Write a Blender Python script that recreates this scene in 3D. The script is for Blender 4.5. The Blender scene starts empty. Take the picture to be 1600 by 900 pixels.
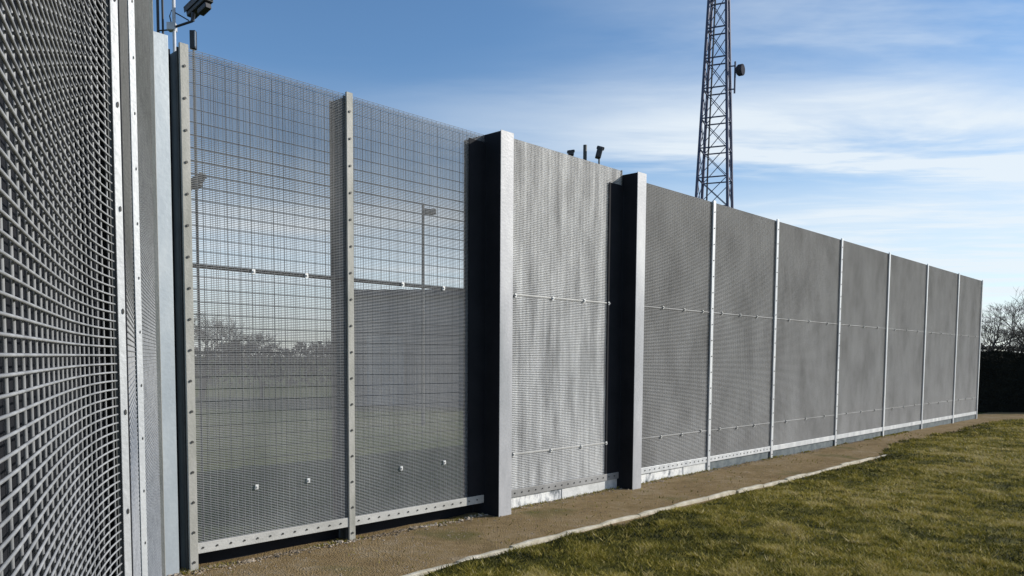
import bpy, bmesh, math, random
import numpy as np
from mathutils import Vector, Matrix, noise as mnoise
random.seed(7); RNG = np.random.default_rng(7)
R = math.radians
scene = bpy.context.scene
C = scene.collection

# ------------------------------------------------------------------ camera
CAM_H = 2.19
cd = bpy.data.cameras.new('camera'); cam = bpy.data.objects.new('camera', cd); C.objects.link(cam)
cam.location = (0, 0, CAM_H)
cam.matrix_world = Matrix.Translation((0, 0, CAM_H)) @ Matrix.Rotation(R(90 - 3.83), 4, 'X') @ Matrix.Rotation(R(0.392), 4, 'Z')
cd.sensor_width = 36.0; cd.lens = 1246 / 1600 * 36.0
cd.shift_x = 0.0; cd.shift_y = (642.27 - 450) / 1600
cd.clip_start = 0.05; cd.clip_end = 5000
scene.camera = cam

# ------------------------------------------------------------------ sun, sky, exposure
SUN_AZ, SUN_EL = 81.2, 25.0          # azimuth clockwise from +Y
sv = Vector((math.sin(R(SUN_AZ)) * math.cos(R(SUN_EL)), math.cos(R(SUN_AZ)) * math.cos(R(SUN_EL)), math.sin(R(SUN_EL))))
sl = bpy.data.lights.new('sun', 'SUN'); sl.energy = 4.6; sl.angle = R(0.53); sl.color = (1.0, 0.95, 0.87)
so = bpy.data.objects.new('sun', sl); C.objects.link(so); so.rotation_euler = sv.to_track_quat('Z', 'Y').to_euler()
so.location = sv * 50

world = bpy.data.worlds.new('World'); scene.world = world; world.use_nodes = True
nt = world.node_tree; nt.nodes.clear()
def N(tree, t, **kw):
    n = tree.nodes.new(t)
    for k, v in kw.items(): setattr(n, k, v)
    return n
def mth(tree, op, a, b=None, c=None, clamp=False):
    n = N(tree, 'ShaderNodeMath', operation=op, use_clamp=clamp)
    for i, x in enumerate((a, b, c)):
        if x is None: continue
        if isinstance(x, (int, float)): n.inputs[i].default_value = x
        else: tree.links.new(x, n.inputs[i])
    return n.outputs[0]
def sstep(tree, x, lo, hi):
    n = N(tree, 'ShaderNodeMapRange', interpolation_type='SMOOTHSTEP')
    tree.links.new(x, n.inputs[0]); n.inputs[1].default_value = lo; n.inputs[2].default_value = hi
    return n.outputs[0]
sky = N(nt, 'ShaderNodeTexSky', sky_type='NISHITA', sun_disc=False)
sky.sun_elevation = R(SUN_EL); sky.sun_rotation = R(SUN_AZ)
sky.altitude = 300; sky.air_density = 1.0; sky.dust_density = 0.15; sky.ozone_density = 3.0
tc = N(nt, 'ShaderNodeTexCoord'); sp = N(nt, 'ShaderNodeSeparateXYZ'); nt.links.new(tc.outputs['Generated'], sp.inputs[0])
zz = mth(nt, 'MAXIMUM', sp.outputs[2], 0.015)
px = mth(nt, 'DIVIDE', sp.outputs[0], zz); py = mth(nt, 'DIVIDE', sp.outputs[1], zz)
def cloudnoise(sx, sy, rot, det, dist, off):
    cb = N(nt, 'ShaderNodeCombineXYZ'); nt.links.new(px, cb.inputs[0]); nt.links.new(py, cb.inputs[1])
    mp = N(nt, 'ShaderNodeMapping'); mp.inputs['Rotation'].default_value = (0, 0, R(rot)); mp.inputs['Location'].default_value = off
    mp.inputs['Scale'].default_value = (sx, sy, 1)
    nt.links.new(cb.outputs[0], mp.inputs[0])
    n = N(nt, 'ShaderNodeTexNoise'); n.inputs['Scale'].default_value = 1.0; n.inputs['Detail'].default_value = det
    n.inputs['Roughness'].default_value = 0.58; n.inputs['Distortion'].default_value = dist
    nt.links.new(mp.outputs[0], n.inputs[0]); return n.outputs[0]
n1 = cloudnoise(0.42, 1.0, -8, 6, 0.5, (3.1, 1.7, 0))       # long cirrus streaks
n2 = cloudnoise(1.3, 2.9, -16, 6, 0.4, (7.3, 2.2, 0))       # fine combing
n3 = cloudnoise(0.22, 0.4, 10, 3, 0.2, (1.0, 5.5, 0))       # where cirrus gathers
streak = mth(nt, 'ADD', mth(nt, 'MULTIPLY', n1, 0.72), mth(nt, 'MULTIPLY', n2, 0.28))
# a cirrus bank lying across the sky at a plan distance of ~3.5 cloud heights, ragged by the noise
dy = mth(nt, 'ADD', mth(nt, 'SUBTRACT', py, 3.5), mth(nt, 'MULTIPLY', mth(nt, 'SUBTRACT', n1, 0.5), -2.2))
bank = mth(nt, 'SUBTRACT', 1.0, sstep(nt, mth(nt, 'ABSOLUTE', dy), 0.0, 1.0))
bank = mth(nt, 'MULTIPLY', bank, sstep(nt, px, -1.1, 1.1))
far = sstep(nt, mth(nt, 'SQRT', mth(nt, 'ADD', mth(nt, 'MULTIPLY', px, px), mth(nt, 'MULTIPLY', py, py))), 3.7, 6.2)
side = mth(nt, 'MULTIPLY', sstep(nt, mth(nt, 'DIVIDE', px, mth(nt, 'MAXIMUM', py, 0.05)), -0.05, 0.50), 0.75)
den = mth(nt, 'ADD', mth(nt, 'MULTIPLY', sstep(nt, streak, 0.42, 0.72), mth(nt, 'ADD', mth(nt, 'MULTIPLY', sstep(nt, n3, 0.48, 0.68), 0.35), side)), mth(nt, 'MULTIPLY', bank, sstep(nt, streak, 0.05, 0.60)))
den = mth(nt, 'ADD', den, mth(nt, 'MULTIPLY', far, mth(nt, 'ADD', 0.40, mth(nt, 'MULTIPLY', n1, 0.7))))
den = mth(nt, 'MULTIPLY', den, 0.85)
den = mth(nt, 'MINIMUM', den, 0.9)
mx = N(nt, 'ShaderNodeMix', data_type='RGBA')
hsv = N(nt, 'ShaderNodeHueSaturation'); hsv.inputs['Saturation'].default_value = 1.10; nt.links.new(sky.outputs[0], hsv.inputs['Color'])
nt.links.new(den, mx.inputs[0]); nt.links.new(hsv.outputs[0], mx.inputs[6]); mx.inputs[7].default_value = (5.6, 6.1, 6.5, 1)
bg = N(nt, 'ShaderNodeBackground'); bg.inputs[1].default_value = 0.15
nt.links.new(mx.outputs[2], bg.inputs[0])
wo = N(nt, 'ShaderNodeOutputWorld'); nt.links.new(bg.outputs[0], wo.inputs[0])

scene.view_settings.view_transform = 'Standard'; scene.view_settings.look = 'None'
scene.view_settings.exposure = 0.0; scene.view_settings.gamma = 1.0; scene.view_settings.use_curve_mapping = False
scene.render.engine = 'CYCLES'
scene.cycles.use_denoising = True
scene.cycles.max_bounces = 6; scene.cycles.diffuse_bounces = 3; scene.cycles.glossy_bounces = 2; scene.cycles.transparent_max_bounces = 6

# ------------------------------------------------------------------ materials
def material(name, cols, scale=4.0, rough=0.6, metal=0.0, bump=0.0, bscale=40.0, stretch=(1, 1, 1), lo=0.3, hi=0.7, detail=6, fine=0.0, translucent=0.0, spec=0.5):
    """noise between two or three colours, optional second fine grain, bump"""
    m = bpy.data.materials.new(name); m.use_nodes = True; t = m.node_tree; b = t.nodes['Principled BSDF']
    co = N(t, 'ShaderNodeTexCoord'); mp = N(t, 'ShaderNodeMapping'); mp.inputs['Scale'].default_value = stretch
    t.links.new(co.outputs['Object'], mp.inputs[0])
    n = N(t, 'ShaderNodeTexNoise'); n.inputs['Scale'].default_value = scale; n.inputs['Detail'].default_value = detail; n.inputs['Roughness'].default_value = 0.62
    t.links.new(mp.outputs[0], n.inputs[0])
    r = N(t, 'ShaderNodeValToRGB'); e = r.color_ramp.elements
    e[0].position = lo; e[1].position = hi; e[0].color = (*cols[0], 1); e[1].color = (*cols[-1], 1)
    if len(cols) == 3: x = e.new((lo + hi) / 2); x.color = (*cols[1], 1)
    t.links.new(n.outputs[0], r.inputs[0]); col = r.outputs[0]
    if fine:
        n2 = N(t, 'ShaderNodeTexNoise'); n2.inputs['Scale'].default_value = bscale; n2.inputs['Detail'].default_value = 5
        t.links.new(co.outputs['Object'], n2.inputs[0])
        v = mth(t, 'ADD', mth(t, 'MULTIPLY', mth(t, 'SUBTRACT', n2.outputs[0], 0.5), fine * 2), 1.0)
        hs = N(t, 'ShaderNodeHueSaturation'); t.links.new(v, hs.inputs['Value']); t.links.new(col, hs.inputs['Color']); col = hs.outputs[0]
    t.links.new(col, b.inputs['Base Color']); b.inputs['Roughness'].default_value = rough; b.inputs['Metallic'].default_value = metal
    b.inputs['Specular IOR Level'].default_value = spec
    if bump:
        nb = N(t, 'ShaderNodeTexNoise'); nb.inputs['Scale'].default_value = bscale; nb.inputs['Detail'].default_value = 6
        t.links.new(co.outputs['Object'], nb.inputs[0])
        bp = N(t, 'ShaderNodeBump'); bp.inputs['Strength'].default_value = bump; bp.inputs['Distance'].default_value = 0.02
        t.links.new(nb.outputs[0], bp.inputs['Height']); t.links.new(bp.outputs[0], b.inputs['Normal'])
    return m
def g3(v, k=1.0): return (v, v * (0.99 + 0.0 * k), v * 0.97)
M = {}
M['wire'] = material('galvanised wire', [(.21, .207, .20), (.29, .287, .28), (.345, .343, .337)], 1.3, .55, .15, 0, 25, (1, 1, .55), .32, .66, fine=.15, spec=.3)
M['wire_open'] = material('light galvanised wire', [(.24, .242, .245), (.40, .40, .395)], 1.4, .55, .15, 0, 30, (1, 1, .5), .3, .7, fine=.15)
M['wire_pale'] = material('pale zinc wire', [(.30, .30, .295), (.50, .50, .49), (.70, .70, .685)], 4.5, .5, .15, 0, 35, (1.2, 1, .16), .32, .68, fine=.35)
M['near_wire'] = material('weathered galvanised wire', [(.20, .205, .21), (.31, .315, .32), (.42, .425, .43)], 9, .55, .15, spec=.35, fine=.2)
M['back_grid'] = material('dull grey grid wire', [(.045, .05, .055), (.075, .08, .085)], 3, .7)
M['strip'] = material('weathered flat bar', [(.24, .24, .21), (.34, .335, .30), (.42, .41, .38)], 5, .6, .1, .15, 60, (1, 1, .25), fine=.15)
M['rail'] = material('pale weathered flat bar', [(.34, .335, .31), (.44, .435, .41), (.54, .53, .50)], 5, .6, .1, .15, 60, (.3, 1, 1), fine=.15)
M['strip_bright'] = material('bright galvanised flat bar', [(.50, .51, .52), (.62, .63, .63), (.80, .80, .78)], 4, .45, .2, .1, 50, (1, 1, .2), fine=.1)
M['box_galv'] = material('bright galvanised box post', [(.28, .29, .30), (.42, .42, .43), (.58, .58, .57)], 1.3, .5, .1, .12, 30, (1, 1, .35), .32, .7, fine=.12)
M['plate'] = material('pale blue grey galvanised plate', [(.34, .38, .41), (.41, .45, .475), (.52, .55, .56)], 2.5, .45, .2, .08, 30, (1, 1, .3), fine=.08)
M['column'] = material('dark steel column', [(.05, .055, .055), (.09, .095, .09)], 3, .6, .2, fine=.1)
M['dark_sheet_or_shade'] = material('black backing sheet and painted shade', [(.008, .009, .012), (.016, .017, .021)], 2, .8, 0, spec=.2)  # near-black sheet colour, also used to paint shade on posts, slot and plinth
M['sheet_grey'] = material('grey weathered sheet', [(.125, .122, .115), (.195, .191, .183), (.245, .241, .232)], 1.3, .6, .1, .05, 25, (1, 1, .55), .30, .66, fine=.18)
M['sheet_streak'] = material('streaked galvanised sheet', [(.22, .22, .22), (.46, .46, .455), (.70, .70, .69)], 4.5, .55, .2, .1, 35, (1.2, 1, .16), .30, .70, fine=.25)
M['plinth'] = material('blue grey weathered plinth', [(.045, .06, .07), (.10, .125, .135), (.17, .19, .19)], 5, .6, .1, .2, 40, fine=.2)
M['plinth_glare_patchy'] = material('patchy galvanised plinth with painted glare', [(.10, .12, .14), (.55, .56, .57), (.86, .86, .84)], 7, .45, .2, .2, 40, (1, 1, .6), .36, .56, fine=.1)  # patches of sun glare mixed into the base colour
M['plinth_glare'] = material('galvanised plinth with painted glare', [(.55, .56, .55), (.85, .85, .83)], 6, .4, .2, .2, 40, fine=.1)  # sunlit glare of the sheet put into a near-white base colour
M['bolt'] = material('dull bolt', [(.03, .03, .03), (.07, .07, .065)], 20, .5, .3)
M['clamp'] = material('zinc clamp', [(.55, .55, .54), (.8, .8, .78)], 20, .4, .3)
M['black'] = material('black housing paint', [(.012, .014, .018), (.03, .032, .036)], 8, .45)
M['dish'] = material('dull dark dish cover', [(.03, .032, .045), (.06, .06, .075)], 4, .9, 0, spec=.1)
M['mast'] = material('dark blue grey mast steel', [(.04, .05, .095), (.09, .10, .16)], 3, .55, .2)
M['pole'] = material('pale grey pole', [(.42, .44, .47), (.55, .56, .58)], 5, .5, .2)
M['board'] = material('near black timber board', [(.007, .008, .011), (.018, .019, .022)], 3, .8, 0, .3, 30, (4, 4, .5))
M['yew'] = material('very dark evergreen', [(.010, .012, .010), (.028, .029, .022)], 3, .85, 0, spec=.1)
M['bark'] = material('dark bark', [(.03, .027, .025), (.075, .066, .058)], 8, .85, 0, .4, 30)
M['kerb'] = material('pale sandy concrete', [(.34, .30, .21), (.50, .45, .34), (.62, .57, .46)], 6, .85, 0, .4, 60, fine=.3)
M['wall'] = material('dull grey render', [(.13, .14, .15), (.20, .205, .21)], .7, .8, 0, .1, 20)
M['roof'] = material('slate roof', [(.05, .055, .065), (.1, .1, .11)], 3, .7)
M['door'] = material('pale grey roller door', [(.24, .25, .26), (.30, .31, .32)], 2, .6)
M['glass'] = material('dark window glass', [(.02, .025, .03), (.04, .045, .05)], 2, .1)

def ground_mat():
    m = bpy.data.materials.new('gravel path'); m.use_nodes = True; t = m.node_tree; b = t.nodes['Principled BSDF']
    co = N(t, 'ShaderNodeTexCoord')
    def nz(s, d=6, rgh=.6):
        n = N(t, 'ShaderNodeTexNoise'); n.inputs['Scale'].default_value = s; n.inputs['Detail'].default_value = d; n.inputs['Roughness'].default_value = rgh
        t.links.new(co.outputs['Object'], n.inputs[0]); return n.outputs[0]
    r = N(t, 'ShaderNodeValToRGB'); e = r.color_ramp.elements
    e[0].position = .3; e[0].color = (.15, .10, .045, 1); e[1].position = .72; e[1].color = (.33, .26, .17, 1); x = e.new(.5); x.color = (.245, .172, .082, 1)
    t.links.new(mth(t, 'ADD', mth(t, 'MULTIPLY', nz(1.1), .55), mth(t, 'MULTIPLY', nz(6, 5), .45)), r.inputs[0])
    moss = N(t, 'ShaderNodeMix', data_type='RGBA'); t.links.new(sstep(t, nz(.7, 6), .54, .72), moss.inputs[0]); t.links.new(r.outputs[0], moss.inputs[6]); moss.inputs[7].default_value = (.115, .105, .035, 1)
    sp_ = N(t, 'ShaderNodeTexVoronoi'); sp_.inputs['Scale'].default_value = 55; t.links.new(co.outputs['Object'], sp_.inputs[0])
    hs = N(t, 'ShaderNodeHueSaturation'); t.links.new(mth(t, 'ADD', .55, mth(t, 'MULTIPLY', nz(70, 3), .95)), hs.inputs['Value']); t.links.new(moss.outputs[2], hs.inputs['Color'])
    t.links.new(hs.outputs[0], b.inputs['Base Color']); b.inputs['Roughness'].default_value = .95; b.inputs['Specular IOR Level'].default_value = .15
    bp = N(t, 'ShaderNodeBump'); bp.inputs['Strength'].default_value = .8; bp.inputs['Distance'].default_value = .02
    t.links.new(mth(t, 'ADD', nz(38, 4), mth(t, 'MULTIPLY', sp_.outputs[0], .8)), bp.inputs['Height']); t.links.new(bp.outputs[0], b.inputs['Normal'])
    return m
M['path'] = ground_mat()
M['turf'] = material('mossy turf', [(.020, .022, .007), (.085, .078, .016), (.20, .16, .03)], 3.2, .95, 0, .7, 30, lo=.3, hi=.7, fine=.5, spec=.1)
M['field'] = material('rough field', [(.05, .075, .02), (.08, .10, .03), (.12, .115, .045)], .15, .95, 0, .5, 3, lo=.3, hi=.7, fine=.3, spec=.1)
M['stone'] = material('gravel stone', [(.16, .115, .07), (.30, .24, .17), (.55, .48, .41)], 1.9, .9, 0, spec=.2, detail=9)

def grass_mat():
    m = bpy.data.materials.new('grass blade'); m.use_nodes = True; t = m.node_tree; b = t.nodes['Principled BSDF']
    at = N(t, 'ShaderNodeAttribute', attribute_name='tint')
    r = N(t, 'ShaderNodeValToRGB'); e = r.color_ramp.elements
    e[0].position = 0; e[0].color = (.016, .022, .007, 1); e[1].position = 1; e[1].color = (.55, .45, .21, 1)
    x = e.new(.4); x.color = (.190, .170, .024, 1); x = e.new(.75); x.color = (.42, .34, .065, 1)
    t.links.new(at.outputs['Fac'], r.inputs[0]); t.links.new(r.outputs[0], b.inputs['Base Color'])
    b.inputs['Roughness'].default_value = .7; b.inputs['Specular IOR Level'].default_value = .2
    tr = N(t, 'ShaderNodeBsdfTranslucent'); t.links.new(r.outputs[0], tr.inputs[0])
    ms = N(t, 'ShaderNodeMixShader'); ms.inputs[0].default_value = .25
    t.links.new(b.outputs[0], ms.inputs[1]); t.links.new(tr.outputs[0], ms.inputs[2]); t.links.new(ms.outputs[0], t.nodes['Material Output'].inputs[0])
    return m
M['grass'] = grass_mat()

# ------------------------------------------------------------------ mesh helpers
class MB:
    def __init__(s): s.v = []; s.f = []
    def box(s, lo, hi, mat=None):
        n = len(s.v); x0, y0, z0 = lo; x1, y1, z1 = hi
        p = [(x0, y0, z0), (x1, y0, z0), (x1, y1, z0), (x0, y1, z0), (x0, y0, z1), (x1, y0, z1), (x1, y1, z1), (x0, y1, z1)]
        if mat is not None: p = [tuple(mat @ Vector(q)) for q in p]
        s.v += p
        s.f += [tuple(n + i for i in q) for q in ((0, 3, 2, 1), (4, 5, 6, 7), (0, 1, 5, 4), (1, 2, 6, 5), (2, 3, 7, 6), (3, 0, 4, 7))]
        return s
    def tube(s, pts, radii, k=6, cap=True):
        pts = [Vector(p) for p in pts]
        if isinstance(radii, (int, float)): radii = [radii] * len(pts)
        base = len(s.v)
        for i, p in enumerate(pts):
            d = (pts[min(i + 1, len(pts) - 1)] - pts[max(i - 1, 0)]).normalized()
            a = d.cross(Vector((0, 0, 1)) if abs(d.z) < .9 else Vector((1, 0, 0))).normalized(); b = d.cross(a)
            for j in range(k):
                t = 2 * math.pi * (j + .5) / k
                s.v.append(tuple(p + (a * math.cos(t) + b * math.sin(t)) * radii[i]))
        for i in range(len(pts) - 1):
            for j in range(k):
                a0 = base + i * k + j; a1 = base + i * k + (j + 1) % k
                s.f.append((a0, a1, a1 + k, a0 + k))
        if cap:
            s.f.append(tuple(base + j for j in reversed(range(k)))); s.f.append(tuple(base + (len(pts) - 1) * k + j for j in range(k)))
        return s
    def mesh(s, name, m, smooth=False):
        me = bpy.data.meshes.new(name); me.from_pydata(s.v, [], s.f); me.materials.append(m)
        if smooth: me.polygons.foreach_set('use_smooth', [True] * len(me.polygons))
        me.update(); return me
    def build(s, name, m, parent=None, loc=(0, 0, 0), smooth=False, bevel=0):
        return link(name, s.mesh(name, m, smooth), parent, loc, bevel)
def link(name, me, parent=None, loc=(0, 0, 0), bevel=0):
    o = bpy.data.objects.new(name, me); C.objects.link(o); o.parent = parent; o.location = loc
    if bevel:
        b = o.modifiers.new('bevel', 'BEVEL'); b.width = bevel; b.segments = 2; b.limit_method = 'ANGLE'
    return o
def empty(name, loc=(0, 0, 0), rz=0, parent=None):
    o = bpy.data.objects.new(name, None); C.objects.link(o); o.location = loc; o.rotation_euler = (0, 0, rz); o.parent = parent; o.empty_display_size = .2
    return o
def tag(o, label=None, cat=None, group=None, kind=None):
    if label: o['label'] = label
    if cat: o['category'] = cat
    if group: o['group'] = group
    if kind: o['kind'] = kind
    return o
def fbm(x, y, s, o=4):
    v = 0; a = 1; t = 0
    for i in range(o):
        v += a * mnoise.noise((x * s, y * s, 3.7 + i * 11)); t += a; a *= .5; s *= 2.1
    return v / t

# frame of the main fence: s runs along it, off towards the camera side
TH = 0.8172; O = Vector((-3.3311, 7.8807, 0)); U = Vector((math.cos(TH), math.sin(TH), 0)); NRM = Vector((math.sin(TH), -math.cos(TH), 0))
def P(s, off, z=0.0): return O + U * s + NRM * off + Vector((0, 0, z))
H = 5.2

# ------------------------------------------------------------------ ground, path, lawn
g = MB(); g.v = [(-1500, -1500, -.03), (1500, -1500, -.03), (1500, 2500, -.03), (-1500, 2500, -.03)]; g.f = [(0, 1, 2, 3)]
tag(g.build('ground', M['field']), kind='structure')

def edge_off(s):
    e = 1.74 + .10 * max(0, (3.6 - s) / 2)
    if s > 14.6:
        k = min(1, (s - 14.6) / 4.5); k = k * k * (3 - 2 * k); e = 1.74 - k * .80
    if s > 27: e += min(1, (s - 27) / 6) ** 2 * 1.0
    if s > 13.5: e += .22 * mnoise.noise((s * .9, 4.4, 0)) * min(1, (s - 13.5) / 2) + .08 * mnoise.noise((s * 4, 1.4, 0))
    return e
def grid_sheet(name, m, ss, offs_fn, nz, kind='structure'):
    b = MB(); cols = None
    for s in ss:
        offs = offs_fn(s); cols = len(offs)
        for of in offs:
            p = P(s, of); b.v.append((p.x, p.y, nz(s, of)))
    for i in range(len(ss) - 1):
        for j in range(cols - 1):
            a = i * cols + j; b.f.append((a, a + cols, a + cols + 1, a + 1))
    return tag(b.build(name, m, smooth=True), kind=kind)
def path_z(s, of): return .006 + .022 * fbm(s, of, .9, 4) + .010 * math.sin(of * 2) + (.03 if of < .15 else 0) * max(0, fbm(s, 3, 1.6))
ss = [-7 + i * .22 for i in range(205)]
grid_sheet('gravel_path', M['path'], ss, lambda s: [-.6 + j * .125 for j in range(28)], path_z)
def lawn_z(s, of):
    d = max(0, of - edge_off(s))
    return .012 + .045 * min(1, d / .5) + .035 * fbm(s + 50, of, .55, 5) + .050 * fbm(s, of + 20, 2.2, 2)
lo_steps = [0, .08, .16, .28, .42, .6, .8, 1.0] + [1.0 + (i + 1) * .17 for i in range(50)] + [10.5, 12, 14.5, 18, 24, 34, 50]
grid_sheet('lawn', M['turf'], [-8 + i * .16 for i in range(330)], lambda s: [edge_off(s) + q for q in lo_steps], lawn_z)

# grass blades
def build_grass():
    V = []; T = []
    def visible(p):
        if p.y < 5.5: return False
        x = p.x / p.y
        return -.25 < x < .85
    n_try = 720000
    ks = 0
    blades = []
    for i in range(n_try):
        # more samples close to the camera
        y = 5.2 * (34 / 5.2) ** (RNG.random() ** 1.1)
        x = y * (-.25 + RNG.random() * 1.15)
        q = Vector((x, y, 0)) - O; s = q.dot(U); of = q.dot(NRM)
        e = edge_off(s)
        if of < e + (.03 if s < 14.6 else -.05) + .05 * mnoise.noise((s * 2.3, 9, 0)) or s > 40: continue
        cl = fbm(x + 9, y * .8, 2.6, 3); c2 = fbm(x, y + 31, .45, 3)
        if RNG.random() > .72 + 1.1 * cl: continue
        blades.append((x, y, s, of, cl, c2, e))
    for i in range(5200):                                  # weeds along the foot of the fence and in the gravel
        s = RNG.random() ** 1.3 * 24; cl = fbm(s, 77, 1.1, 3)
        if cl < -.02: continue
        of = abs(RNG.normal(0, .05)) - .01 if i % 5 else RNG.random() * 1.6
        p = P(s, of); blades.append((p.x, p.y, s, of, -.25, .1, 99))
    for i in range(1500):                                  # taller tufts
        y = 6.0 * (26 / 6.0) ** RNG.random(); x = y * (-.2 + RNG.random()); q = Vector((x, y, 0)) - O; s = q.dot(U); of = q.dot(NRM)
        if s > 30: continue
        e = edge_off(s)
        if of < e + .12: continue
        tt = RNG.normal(0, .16)
        for k in range(16): blades.append((x + RNG.normal(0, .03), y + RNG.normal(0, .03), s, of, .55 + tt * .2, tt - .30, e))
    n = len(blades); verts = np.zeros((n * 3, 3)); tint = np.zeros(n * 3)
    rr = RNG.random((n, 8))
    for i, (x, y, s, of, cl, c2, e) in enumerate(blades):
        weed = e > 90
        z = path_z(s, of) if weed else (lawn_z(s, of) if of > e else .01)
        if weed: e = -5
        far = max(1.0, y / 10)
        h = (.012 + .030 * rr[i, 0] + max(0, cl) * .05) * (.85 + .15 * far)
        if of < e + .12 and s > 14.6: h *= 1.3
        w = (.004 + .004 * rr[i, 1]) * far * 1.15
        a = rr[i, 2] * 6.2832; l = h * (.5 + 1.3 * rr[i, 3]); b = rr[i, 4] * 6.2832
        dx, dy = math.cos(a) * w, math.sin(a) * w
        verts[i * 3] = (x - dx, y - dy, z - .006); verts[i * 3 + 1] = (x + dx, y + dy, z - .006)
        verts[i * 3 + 2] = (x + math.cos(b) * l, y + math.sin(b) * l, z + h)
        t = .53 + .9 * c2 + .80 * cl + (rr[i, 5] - .5) * .5 - .26 * max(0, 1 - (of - e) / 1.6)
        if rr[i, 6] > .90: t += .45
        tint[i * 3:i * 3 + 3] = min(1, max(0, t))
    me = bpy.data.meshes.new('grass'); me.vertices.add(n * 3); me.vertices.foreach_set('co', verts.ravel())
    me.loops.add(n * 3); me.loops.foreach_set('vertex_index', np.arange(n * 3, dtype=np.int32))
    me.polygons.add(n); me.polygons.foreach_set('loop_start', np.arange(0, n * 3, 3, dtype=np.int32))
    at = me.attributes.new('tint', 'FLOAT', 'POINT'); at.data.foreach_set('value', tint)
    me.update(); me.validate(); me.materials.append(M['grass'])
    return tag(link('grass', me), 'short olive and straw coloured grass growing over the lawn', 'grass', kind='stuff')
build_grass()

def build_stones():
    ico = []
    b = MB()
    base = [(1, 0, 0), (-1, 0, 0), (0, 1, 0), (0, -1, 0), (0, 0, 1), (0, 0, -1)]
    fc = [(0, 2, 4), (2, 1, 4), (1, 3, 4), (3, 0, 4), (2, 0, 5), (1, 2, 5), (3, 1, 5), (0, 3, 5)]
    for i in range(11000):
        s = -1.5 + 22 * random.random() ** 1.6
        if random.random() < .22: of = abs(random.gauss(0, .09)) - .02; r = random.uniform(.006, .020) if s > 4.5 else random.uniform(.008, .028)
        else: of = random.uniform(.0, 1.6); r = random.uniform(.003, .009) * (1 if random.random() < .97 else 1.9)
        p = P(s, of, path_z(s, of)); n = len(b.v); a = random.random() * 6.28; ca, sa = math.cos(a), math.sin(a)
        sx, sy, sz = r * random.uniform(.7, 1.3), r * random.uniform(.7, 1.3), r * random.uniform(.4, .8)
        for (x, y, z) in base:
            x *= sx; y *= sy; b.v.append((p.x + ca * x - sa * y, p.y + sa * x + ca * y, p.z + z * sz + sz * .3))
        b.f += [tuple(n + k for k in f) for f in fc]
    return tag(b.build('gravel', M['stone']), 'loose brown gravel scattered over the path along the fence', 'gravel', kind='stuff')
build_stones()

# kerb of concrete edging stones, one object each
kerb = tag(empty('kerb'), kind='structure')
s = -1.4; k = 0
while s < 15.6:
    L = random.uniform(.84, .93); w = .070; top = random.uniform(.042, .062) if s < 11 else random.uniform(.035, .058)
    b = MB(); n = 6
    for i in range(n):
        x = L * i / (n - 1); j1, j2 = random.uniform(-.006, .006), random.uniform(-.006, .006); tz = top + random.uniform(-.006, .005) - (.010 if i in (0, n - 1) else 0)
        b.v += [(x, -w / 2 + j1 - .003, -.06), (x, w / 2 + j2 + .003, -.06), (x, w / 2 + j2, tz - .008), (x, w / 2 - .012 + j2, tz), (x, -w / 2 + .012 + j1, tz), (x, -w / 2 + j1, tz - .008)]
    for i in range(n - 1):
        for j in range(6):
            a0 = i * 6 + j; a1 = i * 6 + (j + 1) % 6; b.f.append((a0, a0 + 6, a1 + 6, a1))
    b.f.append(tuple(range(6))); b.f.append(tuple(reversed(range((n - 1) * 6, n * 6))))
    if not (s > 13.4 and k % 3 == 1):
        o = b.build('edging_stone', M['kerb'], kerb, smooth=False)
        p = P(s, 1.645 + random.uniform(-.012, .012) + .02 * math.sin(s * .8) + .10 * max(0, (3.6 - s) / 2)); o.location = p; o.rotation_euler = (random.uniform(-.03, .03), 0, TH + random.uniform(-.02, .02))
    s += L + random.uniform(.006, .03); k += 1

# ------------------------------------------------------------------ fences
def hexhead(r=.014, h=.012):
    return MB().tube([(0, 0, 0), (0, -h, 0)], r, 6).mesh('bolt', M['bolt'])
BOLT = hexhead(); BOLT_S = hexhead(.011, .010)
CLAMP_ME = MB().box((-.024, -.022, -.035), (.024, 0, .035)).box((-.012, -.040, -.012), (.012, -.022, .012)).mesh('clamp', M['clamp'])

CLAMP_DULL = CLAMP_ME.copy(); CLAMP_DULL.materials[0] = M['rail']
def wires(x0, x1, z0, z1, pitch_z, pitch_x, dh, dv, y_h, y_v):
    """square-section wires; horizontals at y_h, verticals at y_v"""
    b = MB(); n = int((z1 - z0) / pitch_z); r = dh / 2; z1 = z0 + n * pitch_z + .004
    V = b.v; F = b.f
    for i in range(n + 1):
        z = z0 + i * pitch_z; k = len(V)
        for x in (x0, x1): V += [(x, y_h, z - r), (x, y_h + r, z), (x, y_h, z + r), (x, y_h - r, z)]
        for j in range(4): F.append((k + j, k + (j + 1) % 4, k + 4 + (j + 1) % 4, k + 4 + j))
    n = int((x1 - x0) / pitch_x); r = dv / 2; st = (x1 - x0 - n * pitch_x) / 2
    for i in range(n + 1):
        x = x0 + st + i * pitch_x; k = len(V)
        for z in (z0, z1): V += [(x - r, y_v, z), (x, y_v - r, z), (x + r, y_v, z), (x, y_v + r, z)]
        for j in range(4): F.append((k + j, k + (j + 1) % 4, k + 4 + (j + 1) % 4, k + 4 + j))
    return b

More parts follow.
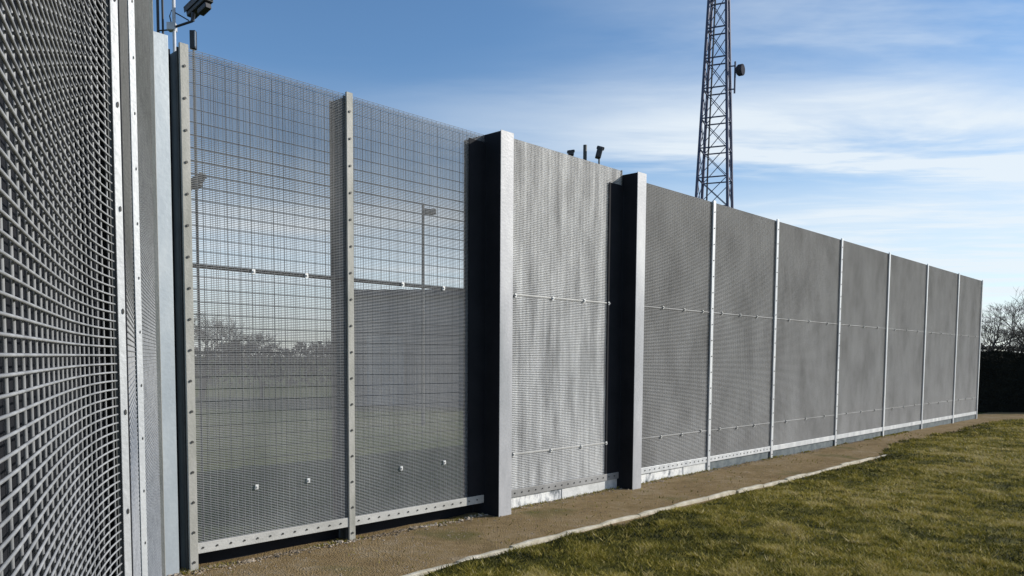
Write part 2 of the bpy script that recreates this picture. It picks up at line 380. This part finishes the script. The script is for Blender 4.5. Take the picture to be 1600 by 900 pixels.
mf = tag(empty('mesh_fence', O, TH), 'tall grey welded mesh security fence receding along the gravel path', 'fence')
POSTS = [('A', .14), ('B', 2.07), ('C', 4.41), ('D', 7.60), ('E', 10.46), ('F', 13.21), ('G', 16.84), ('H', 20.34), ('I', 23.87), ('J', 27.41), ('K', 30.59)]
def fence_post(name, s):
    far = name >= 'E'
    sm = M['strip_bright'] if far else M['strip']
    w = .043 if not far else .046
    b = MB(); y0, y1 = .012, .30                       # column: H section behind the mesh
    b.box((s - .05, y0, -.2), (s + .05, y0 + .012, H - .02)).box((s - .05, y1 - .012, -.2), (s + .05, y1, H - .02)).box((s - .006, y0 + .012, -.2), (s + .006, y1 - .012, H - .02))
    c = b.build('fence_post', M['column'], mf)
    MB().box((s - w, -.040, -.15), (s + w, -.010, H + .012)).build('clamp_strip', sm, c, bevel=.003)
    if not far or name in 'EFG':
        z = .10; i = 0
        while z < H:
            link('bolt', BOLT if not far else BOLT_S, c, (s + random.uniform(-.004, .004), -.040, z)); z += .306
    return c
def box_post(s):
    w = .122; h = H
    c = MB().box((s - w, -.288, -.15), (s + w, .42, h)).build('fence_post', M['dark_sheet_or_shade'], mf, bevel=.004)  # shade of the post sides put into their near-black colour
    c['label'] = 'deep box post standing proud of the mesh, shade painted into its dark sides, bright face'
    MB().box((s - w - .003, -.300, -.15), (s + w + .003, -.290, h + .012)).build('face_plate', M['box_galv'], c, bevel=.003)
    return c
for nme, s in POSTS:
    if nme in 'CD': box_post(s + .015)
    else: fence_post(nme, s)

def panel(i, a, b_, s0, s1):
    """one bay of the fence"""
    kind = 'open' if i < 2 else ('streak' if i == 2 else 'grey')
    x0 = s0 + (.128 if a in 'CD' else .03); x1 = s1 - (.128 if b_ in 'CD' else .03)
    top = H + (.06 if i == 2 else -.012)
    p = empty('mesh_panel', parent=mf)
    z0 = .20
    dh = .0056 if kind == 'open' else .0085
    pz = .0180 if kind == 'open' else .0254
    wm = wires(x0, x1, z0, top, pz, .0762, dh, .0056 if kind == 'open' else .0034, -.006, -.0015)
    tag(wm.build('wire_mesh', M['wire'] if kind == 'grey' else M['wire_pale'] if kind == 'streak' else M['wire_open'], p), kind='stuff')
    if kind == 'open':
        gm = wires(x0, x1, z0 + .009, top - .01, .126, .130, .0056, .0056, .004, .009)
        tag(gm.build('backing_grid', M['back_grid'], p), kind='stuff')
        w2 = wires(x0, x1, z0, top, .0180, .0762, .0054, .0056, .046, .052)
        w2 = tag(w2.build('inner_wire_mesh', M['wire_open'], p), kind='stuff'); w2.location = (0, 0, -.011)
    elif kind == 'streak':
        xe = x1 - .33                                      # the sheet is notched round the deep post
        sh = MB(); sh.v = [(x0, .006, z0), (xe, .006, z0), (xe, .006, 5.03), (x1, .006, 5.03), (x1, .006, top), (x0, .006, top)]; sh.f = [(0, 1, 2, 3, 4, 5)]
        sh = sh.build('backing_sheet', M['sheet_streak'], p); sd = sh.modifiers.new('solid', 'SOLIDIFY'); sd.thickness = .004; sd.offset = -1
        MB().box((x1 - .02, -.008, H - .25), (x1, .03, top + .01)).build('end_bar', M['column'], p)
    else:
        MB().box((x0, .006, z0), (x1, .010, top - .004)).build('backing_sheet', M['sheet_grey'], p)
    if b_ in 'CD':                                          # dark plate painting the deep post's shadow onto the mesh
        MB().box((x1 - (.30 if b_ == 'C' else .37), -.024, .292), (x1 + .001, -.013, 5.09 if b_ == 'C' else 5.02)).build('shadow_plate', M['dark_sheet_or_shade'], p)
    # seams and clamps
    for z in (3.09, .80):
        if kind == 'open':
            if z > 2: MB().box((x0, .060, z - .022), (x1, .074, z + .022)).build('seam_bar', M['column'], p)
        else:
            MB().box((x0, -.012, z - .008), (x1, -.0085, z + .008)).build('seam_bar', M['rail'] if kind == 'streak' else M['wire'], p)
        fr = {0: (.36, .70), 1: (.34, .66), 2: (.12, .40, .66, .88), 3: (.12, .38, .64, .9), 4: (.15, .42, .7)}.get(i, (.2, .5, .8))
        for q in fr:
            o = link('clamp', CLAMP_ME if i < 3 else CLAMP_DULL, p, (x0 + (x1 - x0) * q + random.uniform(-.02, .02), -.009, z + random.uniform(-.015, .01)))
            o.rotation_euler = (0, random.uniform(-.15, .15), 0)
            o.scale = (.75, .75, .75)
    # bottom rail, bolts, plinth
    rm = M['rail'] if i < 2 else (M['wire'] if i == 2 else M['strip_bright'])
    rl = MB().box((x0 - .0 , -.026, .175), (x1, -.0095, .285)).build('bottom_rail', rm, p, bevel=.003)
    if i < 5:
        x = x0 + .07
        while x < x1 - .03:
            link('bolt', BOLT_S, p, (x, -.026, .232)); x += .152
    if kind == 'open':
        MB().box((x0, .20, -.2), (x1, .22, .24)).build('plinth_board', M['dark_sheet_or_shade'], p)  # shade of the recess under the rail painted as a near-black board
    elif i in (2, 3):
        xm = x0 + (x1 - x0) * (.50 if i == 2 else .68)
        MB().box((x0, .004, -.2), (xm - .004, .02, .174)).build('plinth_board', M['plinth_glare_patchy'], p)
        o = MB().box((xm + .004, -.006, -.2), (x1 - .02, .016, .174)).build('plinth_board', M['plinth_glare'], p); o['label'] = 'galvanised plinth plate with sun glare in its colour'
    else:
        MB().box((x0, .004, -.2), (x1, .02, .174)).build('plinth_board', M['plinth'], p)
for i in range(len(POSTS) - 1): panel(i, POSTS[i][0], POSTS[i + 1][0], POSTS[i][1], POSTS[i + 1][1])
# wide plate beside the first post, and a plate painting the shadow between them
MB().box((-.152, -.02, -.2), (-.006, .02, H + .05)).build('corner_plate', M['plate'], mf, bevel=.004)['label'] = 'wide pale blue-grey galvanised plate at the fence corner'
MB().box((-.006, .18, -.2), (.10, .19, H)).build('slot_shadow_plate', M['dark_sheet_or_shade'], mf)

# ---- near fence on the left, bowed mesh close to the camera
HL = 5.5
nf = tag(empty('mesh_fence'), 'near mesh fence at left edge with thick square wires and pale posts', 'fence')
S1 = Vector((-1.197, 2.44, 0)); S2 = Vector((-2.172, 4.60, 0)); S3 = Vector((-3.07, 6.90, 0))
def bow():
    # relative depth growth along the panel: slow, fast, slow (the panel bellies between its posts)
    xs = np.arange(-330, 183, 4.0); k = np.interp(xs, [-330, -100, 0, 50, 100, 140, 182], [.0022, .0028, .0035, .0055, .0065, .005, .0025])
    d = np.zeros_like(xs); d[-1] = 2.40
    for i in range(len(xs) - 2, -1, -1): d[i] = d[i + 1] * math.exp(-(k[i] + k[i + 1]) / 2 * 4)
    pts = [Vector(((x - 800) / 1246 * dd, dd, 0)) for x, dd in zip(xs, d)]
    out = [pts[-1]]                                   # resample every 4 cm from the far post backwards
    acc = pts[-1]
    for p in reversed(pts[:-1]):
        while (p - acc).length > .05: acc = acc + (p - acc).normalized() * .05; out.append(acc.copy())
    return out
line = bow()[:50]
np_ = empty('mesh_panel', parent=nf); np_['label'] = 'nearest bellied mesh panel of crossed thick wires'
hw = MB().tube(line, .0027, 6).mesh('horizontal_wire', M['near_wire'], True)
zz0 = .03
for i in range(int((HL - zz0) / .0254)):
    link('horizontal_wire', hw, np_, (0, 0, zz0 + i * .0254))
def at_len(L):
    k = min(int(L / .05), len(line) - 2); f = L / .05 - k
    p = line[k].lerp(line[k + 1], f); d = (line[k + 1] - line[k]).normalized(); return p, d
vw = MB().tube([(0, 0, 0), (0, 0, HL - .02)], .0034, 6).mesh('vertical_wire', M['near_wire'], True)
L = .03
while L < 2.40:
    p, d = at_len(L); left = Vector((d.y, -d.x, 0));
    if left.x > 0: left = -left
    link('vertical_wire', vw, np_, p + left * .0060 + Vector((0, 0, .02))); L += .0762
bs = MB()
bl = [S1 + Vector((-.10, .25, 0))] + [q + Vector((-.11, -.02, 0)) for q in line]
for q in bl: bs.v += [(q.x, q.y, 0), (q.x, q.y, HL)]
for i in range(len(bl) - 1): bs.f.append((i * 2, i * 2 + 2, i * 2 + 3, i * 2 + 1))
o = bs.build('backing_sheet', M['dark_sheet_or_shade'], np_); sm_ = o.modifiers.new('solid', 'SOLIDIFY'); sm_.thickness = .003  # near-black sheet darkens the gaps between the wires
def near_post(pt, nx, ny, w, wd):
    n = Vector((nx, ny, 0)).normalized(); t = Vector((-n.y, n.x, 0)); ang = math.atan2(t.y, t.x)
    c = MB().box((-.012, .008, 0), (w - .008, .10, HL)).build('fence_post', M['column'], nf, pt); c.rotation_euler = (0, 0, ang)
    s_ = MB().box((0, 0, 0), (w, .008, HL)).build('clamp_strip', M['strip_bright'], c, bevel=.0015)
    z = .18
    while z < HL:
        o = link('bolt', BOLT_S, c, (w * .68, 0, z)); o.scale = (.30, .25, .8); z += .306
near_post(S1 + Vector((.006, -.02, 0)), .75, -.65, .022, .02)
near_post(S2 + Vector((.024, -.03, 0)), .75, -.65, .034, .02)
for (a, b_) in ((S1, S2), (S2, S3)):
    d = b_ - a; L = d.length; p = empty('mesh_panel', a, math.atan2(d.y, d.x), nf)
    tag(wires(.05, L - .06, .1, HL, .0254, .0762, .0048, .0052, -.003, .002).build('wire_mesh', M['near_wire'], p), kind='stuff')
    MB().box((.05, -.004, .05), (L - .06, .004, .16)).build('bottom_rail', M['strip'], p)
e_ = MB().box((-.03, -.03, 0), (.03, .03, HL)).build('fence_post', M['strip'], nf, S3); e_.rotation_euler = (0, 0, math.atan2((S3 - S2).y, (S3 - S2).x))

# ------------------------------------------------------------------ lattice mast
mast_xy = Vector((9.92, 40.0, 0)); bay = 1.43; top_z = 27.2
def mast_r(z): return max(.36, 1.04 - (z - 10.4) * (.49 / 9.8))
ma = tag(empty('lattice_mast', mast_xy, R(21.4 + 180)), 'dark four-legged lattice radio mast rising behind the mesh fence', 'mast')
UNIT = MB().box((-.5, -.5, 0), (.5, .5, 1)).mesh('bar', M['mast'])
def bar(name, a, b, t, parent, me=UNIT):
    o = link(name, me, parent); d = Vector(b) - Vector(a); o.location = a; o.rotation_mode = 'QUATERNION'; o.rotation_quaternion = d.to_track_quat('Z', 'X'); o.scale = (t, t, d.length); return o
def corner(k, z): a = R(90 * k); r = mast_r(z); return Vector((math.cos(a) * r, math.sin(a) * r, z))
for k in range(4):
    MB().tube([corner(k, z) for z in (0, 5, 10, 15, 20, 23.8, top_z)], .075, 8).build('leg', M['mast'], ma, smooth=True)
z = 1.0; nb = 0
while z < top_z - .2:
    z1 = min(z + bay, top_z)
    for k in range(4):
        bar('strut', corner(k, z), corner((k + 1) % 4, z), .055, ma)
        bar('brace', corner(k, z), corner((k + 1) % 4, z1), .032, ma)
        bar('brace', corner((k + 1) % 4, z), corner(k, z1), .032, ma)
    z = z1; nb += 1
# feeder cable up one face
MB().tube([(.55, 0, .5), (.42, 0, 12), (.2, 0, 20), (.12, 0, top_z)], .045, 6).build('feeder_cable', M['black'], ma)
# drum dish on a side bracket
inv = ma.rotation_euler.to_matrix().inverted()
def mloc(x, y, z): return inv @ Vector((x, y, 0)) + Vector((0, 0, z))
MB().tube([mloc(.80, -.25, 15.1), mloc(.80, -.25, 16.6)], .045, 8).build('dish_pole', M['mast'], ma)
for zb in (15.3, 16.4): bar('bracket', mloc(.35, -.1, zb), mloc(.80, -.25, zb), .05, ma)
dsh = MB(); c0 = mloc(.84, -.27, 16.15); ax = inv @ Vector((.80, -.60, -.02)).normalized()
dsh.tube([c0 + ax * t for t in (0, .06, .14, .34, .36)], [.06, .20, .27, .27, .25], 20); dsh.build('dish', M['dish'], ma, smooth=False)

# ------------------------------------------------------------------ CCTV and flood lights
def cctv(name, base, yaw, pitch, scale, label, m=M['black']):
    r = tag(empty(name, base), label, 'camera')
    mt = Matrix.Rotation(yaw, 4, 'Z') @ Matrix.Rotation(pitch, 4, 'X') @ Matrix.Scale(scale, 4)
    h = MB().box((-.07, -.26, -.065), (.07, .24, .07), mt).build('housing', m, r, bevel=.012)
    MB().box((-.085, -.34, .075), (.085, .26, .09), mt).box((-.085, -.34, .0), (-.078, .26, .075), mt).box((.078, -.34, .0), (.085, .26, .075), mt).build('sun_shield', m, r, bevel=.004)
    MB().box((-.055, -.265, -.05), (.055, -.261, .055), mt).build('lens_window', M['glass'], h)
    MB().box((-.05, -.22, -.15), (.05, .0, -.07), mt).build('washer_unit', m, r, bevel=.01)
    return r
def px_pt(x, y, d):
    """world point seen at a picture position at depth d (used to read the photograph once)"""
    q = cam.matrix_world.to_3x3() @ Vector(((x - 800) / 1246, -(y - 642.27) / 1246, -1)); q *= d / q.y
    return Vector((q.x, q.y, q.z + CAM_H))
def pole(name, base, ztop, r, m, label, cat='pole'):
    o = MB().tube([(0, 0, -.2), (0, 0, ztop)], r, 10).build('pole', m, None, base, smooth=False); o.name = name
    return tag(o, label, cat)
D1 = 9.7
pp = px_pt(272, 40, D1); pole('camera_pole', (pp.x, pp.y, 0), 7.4, .020, M['pole'], 'thin pale pole carrying the cameras behind the fence corner')
q1 = px_pt(247, 40, D1 + .1); pole('cable_pole', (q1.x, q1.y, 0), 7.4, .017, M['black'], 'leftmost thin dark upright pole behind the fence corner')
q2 = px_pt(254.5, 40, D1 + .1); pole('cable_pole', (q2.x, q2.y, 0), 7.4, .013, M['black'], 'thin dark upright pole between the leftmost pole and the pale pole')
cb = px_pt(311, 9, D1)
c1 = cctv('cctv_camera', cb, R(-128 + 180), R(-14), .82, 'large black camera housing on a bracket high above the fence corner')
arm = px_pt(274, 42, D1) - cb; elb = px_pt(301, 33, D1) - cb; up = px_pt(302, 20, D1) - cb
MB().tube([arm, elb], .014, 8).tube([elb, up], .022, 8).build('bracket_arm', M['black'], c1)
cl_ = px_pt(268, 40, D1) - cb
MB().box((cl_.x - .045, cl_.y - .04, cl_.z - .06), (cl_.x + .05, cl_.y + .05, cl_.z + .03)).build('pole_clamp', M['pole'], c1, bevel=.006)
lp = [px_pt(268, 38, D1) - cb, px_pt(265, 25, D1) - cb, px_pt(268, 16, D1) - cb, px_pt(274, 20, D1) - cb, px_pt(283, 25, D1) - cb, px_pt(295, 32, D1) - cb]
MB().tube(lp, .007, 6).build('cable', M['black'], c1)
for qx in (250, 264):
    pass
tie = MB().tube([px_pt(246, 48, D1) - cb, px_pt(274, 46, D1) - cb], .009, 6).build('tie_bar', M['black'], c1)
# stubby lamp just behind the top of the first panel
lb = px_pt(302, 62, 9.5)
il = tag(empty('infrared_lamp', lb), 'small black upright lamp just above the first mesh panel', 'lamp')
MB().box((-.034, -.03, -.11), (.034, .03, .10)).build('housing', M['black'], il, bevel=.008)
MB().box((.026, -.036, -.09), (.04, -.028, .08)).build('lens', M['pole'], il)
MB().tube([(0, 0, -.1), (0, .02, -lb.z - .1)], .011, 6).build('stem', M['column'], il)
lc = px_pt(303, 287, 11.0)
c2 = cctv('cctv_camera', lc, R(60), R(-18), .62, 'small grey camera seen through the first mesh panel', M['column'])
MB().tube([(-.25, .05, -.1), (0, 0, -.06)], .012, 6).tube([(-.25, .05, .2), (-.25, .05, -lc.z)], .02, 6).build('stand', M['column'], c2)

# flood light pair above the bright panel
D2 = 19.0; fb = px_pt(914, 243, D2)
fl = tag(empty('floodlight_mast', (fb.x, fb.y, 0)), 'short pole with two black flood lights above the bright streaked panel', 'floodlight')
MB().tube([(0, 0, -.2), (0, 0, fb.z + .24)], .045, 8).build('pole', M['column'], fl)
a = px_pt(890, 262, D2) - fl.location; b = px_pt(938, 272, D2) - fl.location
for (qx, y0, y1) in ((892, 244, 262), (936, 246, 271)): MB().tube([px_pt(qx, y0, D2) - fl.location, px_pt(qx, y1, D2) - fl.location], .02, 6).build('stem', M['column'], fl)
MB().tube([a, b], .03, 6).build('crossbar', M['column'], fl)
def lamp_head(c, w, d, h, tilt, yaw):
    mt = Matrix.Translation(c) @ Matrix.Rotation(yaw, 4, 'Z') @ Matrix.Rotation(tilt, 4, 'Y')
    o = MB().box((-w / 2, -d / 2, -h / 2), (w / 2, d / 2, h / 2), mt).box((-w / 2 - .02, -d / 2 + .02, h / 2 - .04), (w / 2 + .03, d / 2 - .02, h / 2 + .02), mt).build('lamp_head', M['black'], fl, bevel=.02)
    return o
lamp_head(px_pt(892, 240, D2) - fl.location, .13, .16, .11, R(-8), 0)
lamp_head(px_pt(936, 239, D2) - fl.location, .13, .18, .25, R(14), 0)

# lamp post seen through the second panel
pl = px_pt(661, 330, 26.0); lamp = tag(empty('lamp_post', (pl.x, pl.y, 0)), 'slim lamp post seen through the second mesh panel', 'lamp post')
MB().tube([(0, 0, -.2), (0, 0, pl.z + .25)], [.07, .045], 8).build('pole', M['column'], lamp)
MB().box((.03, -.12, pl.z - .1), (.42, .12, pl.z + .06)).build('lamp_head', M['column'], lamp, bevel=.03)

# ------------------------------------------------------------------ hedge at the far end
def clipped_hedge():
    rnd = random.Random(5); r = tag(empty('hedge', (18.1, 34.2, 0), R(-4)), 'near-black clipped hedge closing the end of the path', 'hedge')
    L, Wd = 9.5, 1.5
    def top(x): return 2.78 + .14 * mnoise.noise((x * .9, 8, 0)) + .05 * mnoise.noise((x * 3.1, 2, 0))
    core = MB(); n = 24                                    # dense twiggy heart of the hedge
    for i in range(n + 1):
        x = L * i / n; h = top(x) - .18
        core.v += [(x, .22, 0), (x, .26, h), (x, Wd - .26, h), (x, Wd - .22, 0)]
    for i in range(n):
        for j in range(3): a0 = i * 4 + j; core.f.append((a0, a0 + 4, a0 + 5, a0 + 1))
    core.f += [(0, 1, 2, 3), tuple(reversed(range(n * 4, n * 4 + 4)))]
    core.build('twigs', M['yew'], r)
    lv = MB()
    for i in range(26000):
        x = rnd.random() * L; h = top(x); q = rnd.random()
        if q < .62: y = abs(rnd.gauss(0, .10)); z = rnd.random() * h
        elif q < .9: y = rnd.random() * Wd; z = h - abs(rnd.gauss(0, .09)) + (rnd.random() ** 6) * .22
        else: y = Wd - abs(rnd.gauss(0, .1)); z = rnd.random() * h
        c = Vector((x, y, z)); k = len(lv.v); d = Vector((rnd.gauss(0, 1), rnd.gauss(0, 1), rnd.gauss(.3, .8))).normalized(); e = d.orthogonal().normalized()
        sz = rnd.uniform(.04, .09); lv.v += [tuple(c - e * sz * .3), tuple(c + d * sz * 1.3), tuple(c + e * sz * .3)]; lv.f.append((k, k + 1, k + 2))
    tag(lv.build('foliage', M['yew'], r), kind='stuff')
clipped_hedge()

# ------------------------------------------------------------------ trees
def tree(name, base, height, seed, label, spread=1.0, depth=5, group=None):
    rnd = random.Random(seed); r = tag(empty(name, base, rnd.random() * 6.28), label, 'tree', group)
    tr = MB(); cr = MB()
    def grow(p, d, L, rad, lev):
        n = 3 if lev < 3 else 2; pts = [p]; rr = [rad]; q = p.copy(); dd = d.copy()
        for i in range(n):
            dd = (dd + Vector((rnd.gauss(0, .16), rnd.gauss(0, .16), rnd.gauss(.05, .08)))).normalized(); q = q + dd * (L / n); pts.append(q.copy()); rr.append(rad * (1 - .42 * (i + 1) / n))
        (tr if lev == 0 else cr).tube(pts, rr, 7 if lev == 0 else (5 if lev < 3 else 3), cap=False)
        if lev >= depth: return
        kids = 4 if lev == 0 else rnd.choice((3, 3, 4)) if lev < 4 else rnd.choice((3, 4))
        for k in range(kids):
            f = rnd.uniform(.45, 1.0) if k else 1.0; idx = min(n - 1, int(f * n)); st = pts[idx].lerp(pts[idx + 1], f * n - idx) if idx < n and f < 1 else pts[-1]
            az = rnd.random() * 6.28; an = R(rnd.uniform(18, 52)) * spread
            perp = dd.cross(Vector((math.cos(az), math.sin(az), .3))).normalized()
            nd = (Matrix.Rotation(an, 3, perp) @ dd)
            grow(st, nd.normalized(), L * rnd.uniform(.58, .80), max(rad * rnd.uniform(.42, .58), .007), lev + 1)
    grow(Vector((0, 0, -.15)), Vector((0, 0, 1)), height * .30, height * .022, 0)
    tr.build('trunk', M['bark'], r, smooth=True); cr.build('crown', M['bark'], r, smooth=True)
    return r
tree('bare_tree', (28.6, 47.0, 0), 7.6, 11, 'bare tree nearest the end of the tall mesh fence', 1.1, 6, 'bare trees beyond the dark hedge')
tree('bare_tree', (31.6, 50.0, 0), 8.8, 23, 'bare tree at the right edge of the picture beyond the dark hedge', 1.1, 6, 'bare trees beyond the dark hedge')
tree('bare_tree', (33.0, 55.0, 0), 8.6, 5, 'bare tree standing between and behind the two at the right edge', 1.2, 6, 'bare trees beyond the dark hedge')
tree('bare_shrub', (20.2, 36.2, 0), 3.6, 71, 'low bare shrub showing just over the dark hedge beside the mesh fence end', 1.4, 5)
tree('bare_shrub', (22.4, 36.6, 0), 3.9, 72, 'low bare shrub showing over the dark hedge at the right picture edge', 1.4, 5)
for q, (x, y, h, sd, lb_) in enumerate([(-15.6, 40.0, 6.2, 31, 'rounded bare tree seen through the left of the first mesh panel'), (-13.2, 42.0, 5.0, 32, 'lower bare tree seen through the middle of the first mesh panel'), (-12.4, 55.0, 4.6, 33, 'distant bare tree seen through the right of the first mesh panel')]):
    tree('bare_tree', (x, y, 0), h, sd, lb_, 1.25, 6, 'bare trees behind the fence')
def hedge(p0, p1, h, w, seed, label):
    rnd = random.Random(seed); b = MB(); a = Vector(p0); d = Vector(p1) - a; L = d.length; d.normalize(); t = Vector((-d.y, d.x, 0))
    for i in range(int(L * 420)):
        x = rnd.random() * L; y = rnd.gauss(0, .38) * w; zt = h * (.8 + .25 * mnoise.noise((x * .5, 2.2, seed)) + .1 * mnoise.noise((x * 2, 1.2, seed))); z = zt * rnd.random() ** .6
        c = a + d * x + t * y + Vector((0, 0, z)); r = rnd.uniform(.06, .16); k = len(b.v)
        for _ in range(3): b.v.append(tuple(c + Vector((rnd.gauss(0, r), rnd.gauss(0, r), rnd.gauss(0, r)))))
        b.f.append((k, k + 1, k + 2))
    o = b.build('hedge', M['bark']); return tag(o, label, 'hedge')
hedge((-26, 58, 0), (-4, 62, 0), 3.6, 1.6, 3, 'dark hedge far behind the fence seen through its open panels')

# building seen dimly through the second panel
sb = tag(empty('storage_building', (-7.4, 36.0, 0), R(-8)), 'grey low building behind the second mesh panel with a pale roller door', 'building')
MB().box((0, 0, -.2), (13, 8, 4.9)).build('wall', M['wall'], sb)
rf = MB(); rf.v = [(-.3, -.3, 4.9), (13.3, -.3, 4.9), (13.3, 8.3, 4.9), (-.3, 8.3, 4.9), (-.3, -.3, 5.15), (13.3, -.3, 5.15), (13.3, 8.3, 5.15), (-.3, 8.3, 5.15)]
rf.f = [(0, 3, 2, 1), (4, 5, 6, 7), (0, 1, 5, 4), (1, 2, 6, 5), (2, 3, 7, 6), (3, 0, 4, 7)]; rf.build('roof', M['roof'], sb)
dr = MB().box((.9, -.05, 0), (2.6, -.002, 3.1)).build('roller_door', M['door'], sb)
